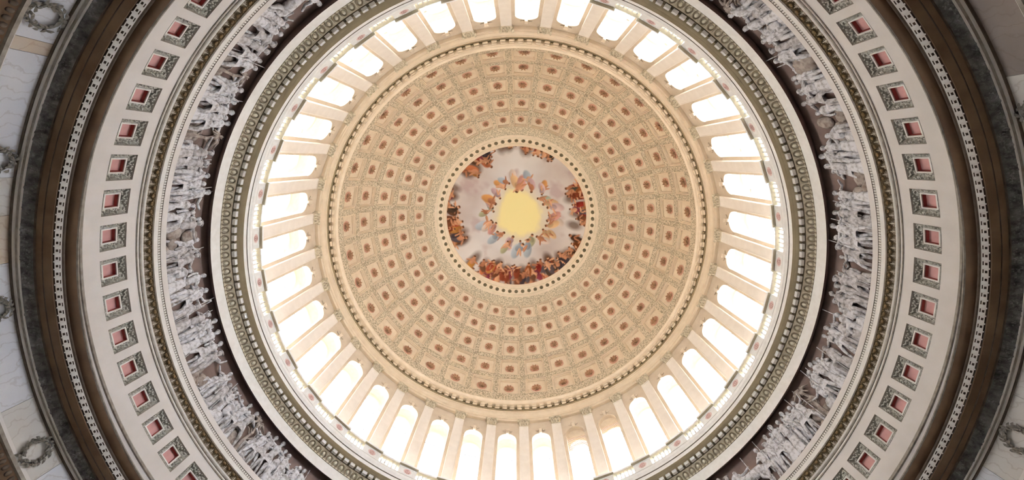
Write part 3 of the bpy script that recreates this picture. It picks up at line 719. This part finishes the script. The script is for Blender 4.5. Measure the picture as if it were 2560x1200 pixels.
# ================================================================ GALLERY BALUSTRADE
RB = 13.42
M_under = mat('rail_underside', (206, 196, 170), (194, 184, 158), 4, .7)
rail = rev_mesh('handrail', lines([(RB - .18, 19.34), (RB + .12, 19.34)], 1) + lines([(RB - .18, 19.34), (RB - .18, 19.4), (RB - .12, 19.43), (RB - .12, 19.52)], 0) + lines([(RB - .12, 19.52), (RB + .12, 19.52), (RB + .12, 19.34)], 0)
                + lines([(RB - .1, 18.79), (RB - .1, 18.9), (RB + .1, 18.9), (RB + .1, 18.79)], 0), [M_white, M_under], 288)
bal = link('balustrade', None, label='white gallery balustrade with square pedestals circling below the drum windows', cat='balustrade')
link('handrail', rail, bal)
bp_ = [(0.05, .0), (.05, .03), (.035, .05), (.055, .14), (.06, .18), (.035, .28), (.028, .34), (.045, .37), (.05, .44)]
bm_ = MB(); P = []; F = []; sg = 8
for rr_, z in bp_:
    for j in range(sg): P.append((rr_ * math.cos(2 * PI * j / sg), rr_ * math.sin(2 * PI * j / sg), z))
for i in range(len(bp_) - 1):
    for j in range(sg): F.append((i * sg + j, i * sg + (j + 1) % sg, (i + 1) * sg + (j + 1) % sg, (i + 1) * sg + j))
bm_.add(P, F, 0, True); balme = bm_.mesh('baluster', [M_white])
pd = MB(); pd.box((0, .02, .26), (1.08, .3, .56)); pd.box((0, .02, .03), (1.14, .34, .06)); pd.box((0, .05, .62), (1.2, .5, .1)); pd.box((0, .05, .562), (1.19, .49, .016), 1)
pd.box((0, .172, .46), (.72, .016, .03)); pd.box((0, .172, .09), (.72, .016, .03)); pd.box((-.36, .172, .275), (.03, .016, .4)); pd.box((.36, .172, .275), (.03, .016, .4))
pedme = pd.mesh('pedestal', [M_white, M_under])
pr_ = MB(); pr_.add([(.24 * math.cos(2 * PI * j / 12), .174, .275 + .17 * math.sin(2 * PI * j / 12)) for j in range(12)], [tuple(range(12))], 0)
for j in range(8):
    an = 2 * PI * j / 8; pr_.ell((.11 * math.cos(an), .18, .275 + .1 * math.sin(an)), (.05, .025, .045), 6, 4, 1)
pr_.ell((0, .185, .275), (.045, .03, .045), 6, 4, 1); prme = pr_.mesh('pedestal_rosette', [M_ped, mat('pedestal_petal', (212, 172, 164), (228, 196, 188), 10, .7)])
for k in range(36):
    th = TH0 + D(5) + D(10) * k
    p = at('pedestal', pedme, bal, th, RB, 18.79); o = bpy.data.objects.new('rosette', prme); COL.objects.link(o); o.parent = p
    for j in range(5): at('baluster', balme, bal, th + D(5) + D(.98) * (j - 2), RB, 18.9)

# unseen uplights added behind the balustrade to whiten the lower drum wall
for k in range(36):
    th = TH0 + D(10) * k + D(5); ld = bpy.data.lights.new('added_gallery_lamp', 'AREA'); ld.shape = 'RECTANGLE'; ld.size = .9; ld.size_y = .12; ld.energy = 150; ld.color = (1, .97, .94)
    o = bpy.data.objects.new('added_gallery_lamp', ld); COL.objects.link(o); o.location = (13.6 * math.cos(th), 13.6 * math.sin(th), 18.86 + ZC); o.rotation_euler = (PI, 0, th + PI / 2)
    ld = bpy.data.lights.new('added_passage_fill', 'POINT'); ld.energy = 190; ld.color = (1, .98, .96); ld.shadow_soft_size = .15  # added fill light, out of view, brightens the passage and arch reveals
    o = bpy.data.objects.new('added_passage_fill', ld); COL.objects.link(o); o.location = (14.6 * math.cos(th), 14.6 * math.sin(th), 21.5 + ZC)
# ---- shades in two of the windows
for i, (k, drop) in enumerate(((16, 1.25), (15, .55))):
    th = TH0 + D(10) * k
    root = at('window_shade', None, None, th, 14.1, HS, label=('striped shade drawn partway down an arched window, the longer of two', 'tan shade filling only the arch head of a window, the shorter of two')[i], cat='shade', group='half drawn shades in the lower right windows')
    mb = MB(); mb.add([(-HW, 0, 0)] + [(-HW * math.cos(PI * j / 14), 0, HW * math.sin(PI * j / 14)) for j in range(1, 14)] + [(HW, 0, 0)], [tuple(range(15))])
    mb.add([(-HW, -.02, 0)] + [(-HW * math.cos(PI * j / 14), -.02, HW * math.sin(PI * j / 14)) for j in range(1, 14)] + [(HW, -.02, 0)], [tuple(range(15))])
    mb.box((0, -.01, 0), (2 * HW, .05, .06))
    link('arch_panel', mb.mesh('arch_panel', [M_shade]), root)
    sl = MB(); sl.box((0, 0, 0), (2 * HW - .02, .02, .085), 0, Matrix.Rotation(D(25), 3, 'X')); slme = sl.mesh('slat', [M_louver])
    for j in range(int(drop / .09)): link('slat', slme, root, (0, 0, -.08 - .09 * j))

# ================================================================ RELIEF FIGURES OF THE FRIEZE
def draped(mb, x, hgt, lean=0., w=.2, folds=7):
    """skirt of folded cloth from the waist to the ground"""
    P = []; F = []; sg = 18; zs = (0, .12, .28, .42, .52)
    for i, z in enumerate(zs):
        ww = w * (1.15 - .55 * i / 4); dx = lean * (1 - z)
        for j in range(sg):
            an = 2 * PI * j / sg; q = 1 + .16 * (1 - i / 4.5) * math.cos(folds * an + i * .5)
            P.append((x + dx * -.3 + ww * q * math.cos(an), .06 + ww * .55 * q * math.sin(an), z * hgt))
    for i in range(len(zs) - 1):
        for j in range(sg): F.append((i * sg + j, i * sg + (j + 1) % sg, (i + 1) * sg + (j + 1) % sg, (i + 1) * sg + j))
    mb.add(P, F, 0, True)
def arm(mb, sx, z, x, hgt, kind, rnd):
    s = (x + sx * .15 * hgt / 1.6, .1, z)
    ang = {'down': (-.05, -.27, .02, -.5), 'fwd': (.2, -.15, .42, -.05), 'up': (.18, .08, .26, .36), 'bent': (.16, -.22, .0, -.18), 'out': (.26, -.02, .52, .06)}[kind]
    e = (s[0] + sx * abs(ang[0]) , .14, s[2] + ang[1]); h_ = (s[0] + sx * ang[2], .17, s[2] + ang[3])
    mb.limb([s, e, h_], [.062, .05, .036], 6); mb.ell(h_, (.045, .03, .045), 6, 4)
    return h_
def figure_mesh(i):
    rnd = random.Random(100 + i); mb = MB(); H = rnd.uniform(1.6, 1.85); lean = rnd.uniform(-.12, .12)
    style = ('robe', 'stride', 'robe', 'cloak', 'stride', 'kneel', 'robe', 'seat', 'cloak', 'stride')[i % 10]
    hx = lean
    if style in ('kneel', 'seat'): H *= .72
    tz = H * .52; sh = H * .83
    if style == 'robe': draped(mb, 0, H, lean, rnd.uniform(.2, .27), rnd.choice((5, 6, 7)))
    elif style == 'cloak':
        for s in (-1, 1): mb.limb([(s * .09, .1, tz), (s * .13 + rnd.uniform(-.05, .05), .13, H * .28), (s * .12, .08, .04)], [.1, .08, .05], 6); mb.limb([(s * .12, .09, .03), (s * .2, .14, .02)], [.05, .04], 6)
        P = []; F = []
        for a_, z in enumerate((.12, .35, .6, .84)):
            for j in range(9): u = -1 + 2 * j / 8; P.append((lean * z + u * (.34 - .16 * z), .03 + .03 * math.cos(u * 13 + z * 4), z * H))
        for a_ in range(3):
            for j in range(8): F.append((a_ * 9 + j, a_ * 9 + j + 1, a_ * 9 + j + 10, a_ * 9 + j + 9))
        mb.add(P, F, 0, True)
    elif style == 'stride':
        st = rnd.uniform(.14, .26)
        for s in (-1, 1): mb.limb([(s * .08, .1, tz), (s * st, .14, H * .28), (s * st * 1.25 - .05, .07, .04)], [.105, .08, .05], 6); mb.limb([(s * st * 1.25 - .05, .08, .03), (s * st * 1.25 + .08, .12, .02)], [.05, .035], 6)
        P = []; F = []
        for a_, (z, w) in enumerate(((H * .36, .25), (H * .45, .2), (tz + .03, .15))):
            for j in range(14): an = 2 * PI * j / 14; q = 1 + .12 * math.cos(6 * an); P.append((w * q * math.cos(an), .08 + w * .55 * q * math.sin(an), z))
        for a_ in range(2):
            for j in range(14): F.append((a_ * 14 + j, a_ * 14 + (j + 1) % 14, a_ * 14 + 14 + (j + 1) % 14, a_ * 14 + 14 + j))
        mb.add(P, F, 0, True)
    elif style == 'kneel':
        mb.limb([(0, .1, tz), (.26, .16, tz - .1), (.24, .1, .06)], [.12, .1, .06], 6); mb.limb([(0, .1, tz), (.02, .14, .1), (-.36, .09, .06)], [.12, .1, .06], 6)
        draped(mb, -.05, H * .8, 0, .2, 5)
    else:
        mb.limb([(0, .1, tz * .9), (.3, .18, tz * .95), (.34, .12, .06)], [.13, .1, .06], 6); mb.limb([(0, .1, tz * .9), (.2, .2, tz * .8), (.16, .14, .06)], [.13, .1, .06], 6)
        mb.ell((-.08, .06, tz * .4), (.3, .12, tz * .42), 8, 5)
    # trunk, neck, head
    mb.limb([(0, .1, tz - .05), (hx * .4, .11, H * .66), (hx * .9, .11, sh - .05)], [.14, .15, .165], 9, flat=.72)
    mb.limb([(hx, .11, sh), (hx * 1.1, .12, H * .9)], [.06, .055], 6)
    mb.ell((hx * 1.15, .13, H * .945), (.085, .09, .115), 8, 6)
    mb.ell((hx * 1.15 - .02, .12, H * .975), (.098, .095, .09), 8, 5)
    mb.ell((hx * 1.15 + .05, .19, H * .935), (.025, .03, .03), 5, 4)
    ks_ = ('down', 'fwd', 'up', 'bent', 'out')
    h1 = arm(mb, 1, sh - .04, hx, H, rnd.choice(ks_), rnd); h2 = arm(mb, -1, sh - .04, hx, H, rnd.choice(('down', 'bent', 'bent', 'fwd')), rnd)
    if i % 4 == 1: mb.limb([(h1[0] + .04, .17, 0.05), (h1[0] - .04, .17, min(H * 1.2, 2.0))], [.018, .018], 5)
    if i % 5 == 3: mb.limb([(hx - .14, .17, sh), (hx + .08, .2, H * .55), (.16, .16, H * .3)], [.05, .07, .05], 6)
    if i % 6 == 2: mb.ell((hx * 1.15, .12, H * 1.02), (.15, .1, .035), 8, 4); 
    return mb
def horse_mesh(v):
    mb = MB()
    mb.limb([(-.5, .12, .95), (-.15, .15, .92), (.3, .14, .96), (.5, .13, 1.02)], [.2, .23, .21, .17], 9, flat=.7)
    mb.limb([(.48, .13, 1.05), (.66, .14, 1.32), (.72, .14, 1.5)], [.16, .12, .09], 8, flat=.7)
    mb.limb([(.7, .15, 1.52), (.86, .17, 1.42), (.98, .17, 1.28)], [.095, .08, .055], 8)
    for x in (.66, .7): mb.limb([(x, .13, 1.58), (x - .02, .12, 1.68)], [.03, .012], 5)
    mb.limb([(.58, .08, 1.5), (.46, .09, 1.3), (.4, .1, 1.1)], [.05, .07, .04], 6)
    raise_ = .35 if v else .0
    mb.limb([(.42, .16, .9), (.55 + raise_, .18, .6 + raise_ * .5), (.5 + raise_ * .6, .17, .32 + raise_ * .6), (.54 + raise_ * .5, .15, .06 + raise_ * .8)], [.12, .065, .045, .045], 6)
    mb.limb([(.34, .1, .9), (.3, .11, .5), (.27, .1, .06)], [.12, .06, .045], 6)
    for x in (-.52, -.38): mb.limb([(x, .12, .9), (x + .06, .14, .62), (x - .14, .12, .4), (x - .08, .11, .05)], [.15, .1, .055, .045], 6)
    mb.limb([(-.66, .12, 1.0), (-.84, .12, .85), (-.86, .1, .45)], [.05, .07, .03], 6)
    return mb
def tree_mesh(v):
    mb = MB(); mb.limb([(0, .06, 0), (.05, .08, .6), (-.04, .08, 1.2), (.08, .1, 1.7)], [.1, .075, .06, .05], 7)
    rnd = random.Random(v)
    for k in range(16):
        an = rnd.uniform(0, 2 * PI); l = rnd.uniform(.25, .55); e = (.08 + l * math.cos(an), .12 + rnd.uniform(0, .06), 1.65 + l * .55 * math.sin(an) - .08)
        mb.limb([(.08, .1, 1.65), ((.08 + e[0]) / 2, .14, (1.65 + e[2]) / 2 + .08), e], [.035, .055, .015], 5)
    for k in range(3): s = rnd.choice((-1, 1)); z = rnd.uniform(.6, 1.2); mb.limb([(0, .08, z), (s * .2, .1, z + .2), (s * .4, .1, z + .22)], [.04, .03, .015], 5)
    return mb
def rock_mesh(v):
    rnd = random.Random(50 + v); mb = MB()
    for k in range(6): mb.ell((rnd.uniform(-.4, .4), .04, rnd.uniform(.05, .6 + .3 * v)), (rnd.uniform(.2, .36), .09, rnd.uniform(.18, .34)), 7, 5, 0, Matrix.Rotation(rnd.uniform(-.4, .4), 3, 'Y'))
    return mb
figs = [figure_mesh(i) for i in range(20)]
def fm(mb, name, m): return mb.mesh(name, [m])
FIG = [fm(f, 'relief_figure', M_figs[(0, 0, 1)[i % 3]]) for i, f in enumerate(figs)]
HOR = [fm(horse_mesh(v), 'relief_horse', M_figs[0]) for v in (0, 1)]
TRE = [fm(tree_mesh(v), 'relief_tree', M_figs[2]) for v in range(3)]
ROC = [fm(rock_mesh(v), 'relief_rock', M_figs[2]) for v in range(3)]
RB_ = random.Random(21); a = -180.0
def put(name, me, ang, dh=0., s=1., flip=False, d=0.):
    o = at(name, me, wall_frieze, D(ang), RF + d, 14.78 + dh); o.scale = ((-s if flip else s), s, s); return o
while a < 180.0:
    grp = RB_.randint(4, 8)
    for k in range(grp):
        s = RB_.uniform(1.02, 1.18)
        put('relief_figure', FIG[RB_.randrange(20)], a, RB_.uniform(0.0, .1), s, RB_.random() < .5, RB_.uniform(-.04, .02))
        if RB_.random() < .55: put('relief_figure', FIG[RB_.randrange(20)], a + .9, RB_.uniform(.12, .26), RB_.uniform(.9, 1.0), RB_.random() < .5, .05)
        a += RB_.uniform(1.35, 2.1)
    q = RB_.random()
    if q < .3: put('relief_horse', HOR[RB_.randrange(2)], a + 2.0, .05, 1.05, RB_.random() < .5); a += 5.2
    elif q < .6: put('relief_tree', TRE[RB_.randrange(3)], a + .8, 0, RB_.uniform(1.0, 1.15)); put('relief_rock', ROC[RB_.randrange(3)], a + 1.2, 0, 1.0, False, .03); a += 3.2
    elif q < .85: put('relief_rock', ROC[RB_.randrange(3)], a + 1.2, 0, RB_.uniform(1.0, 1.4)); a += 3.0
    else: a += 1.8
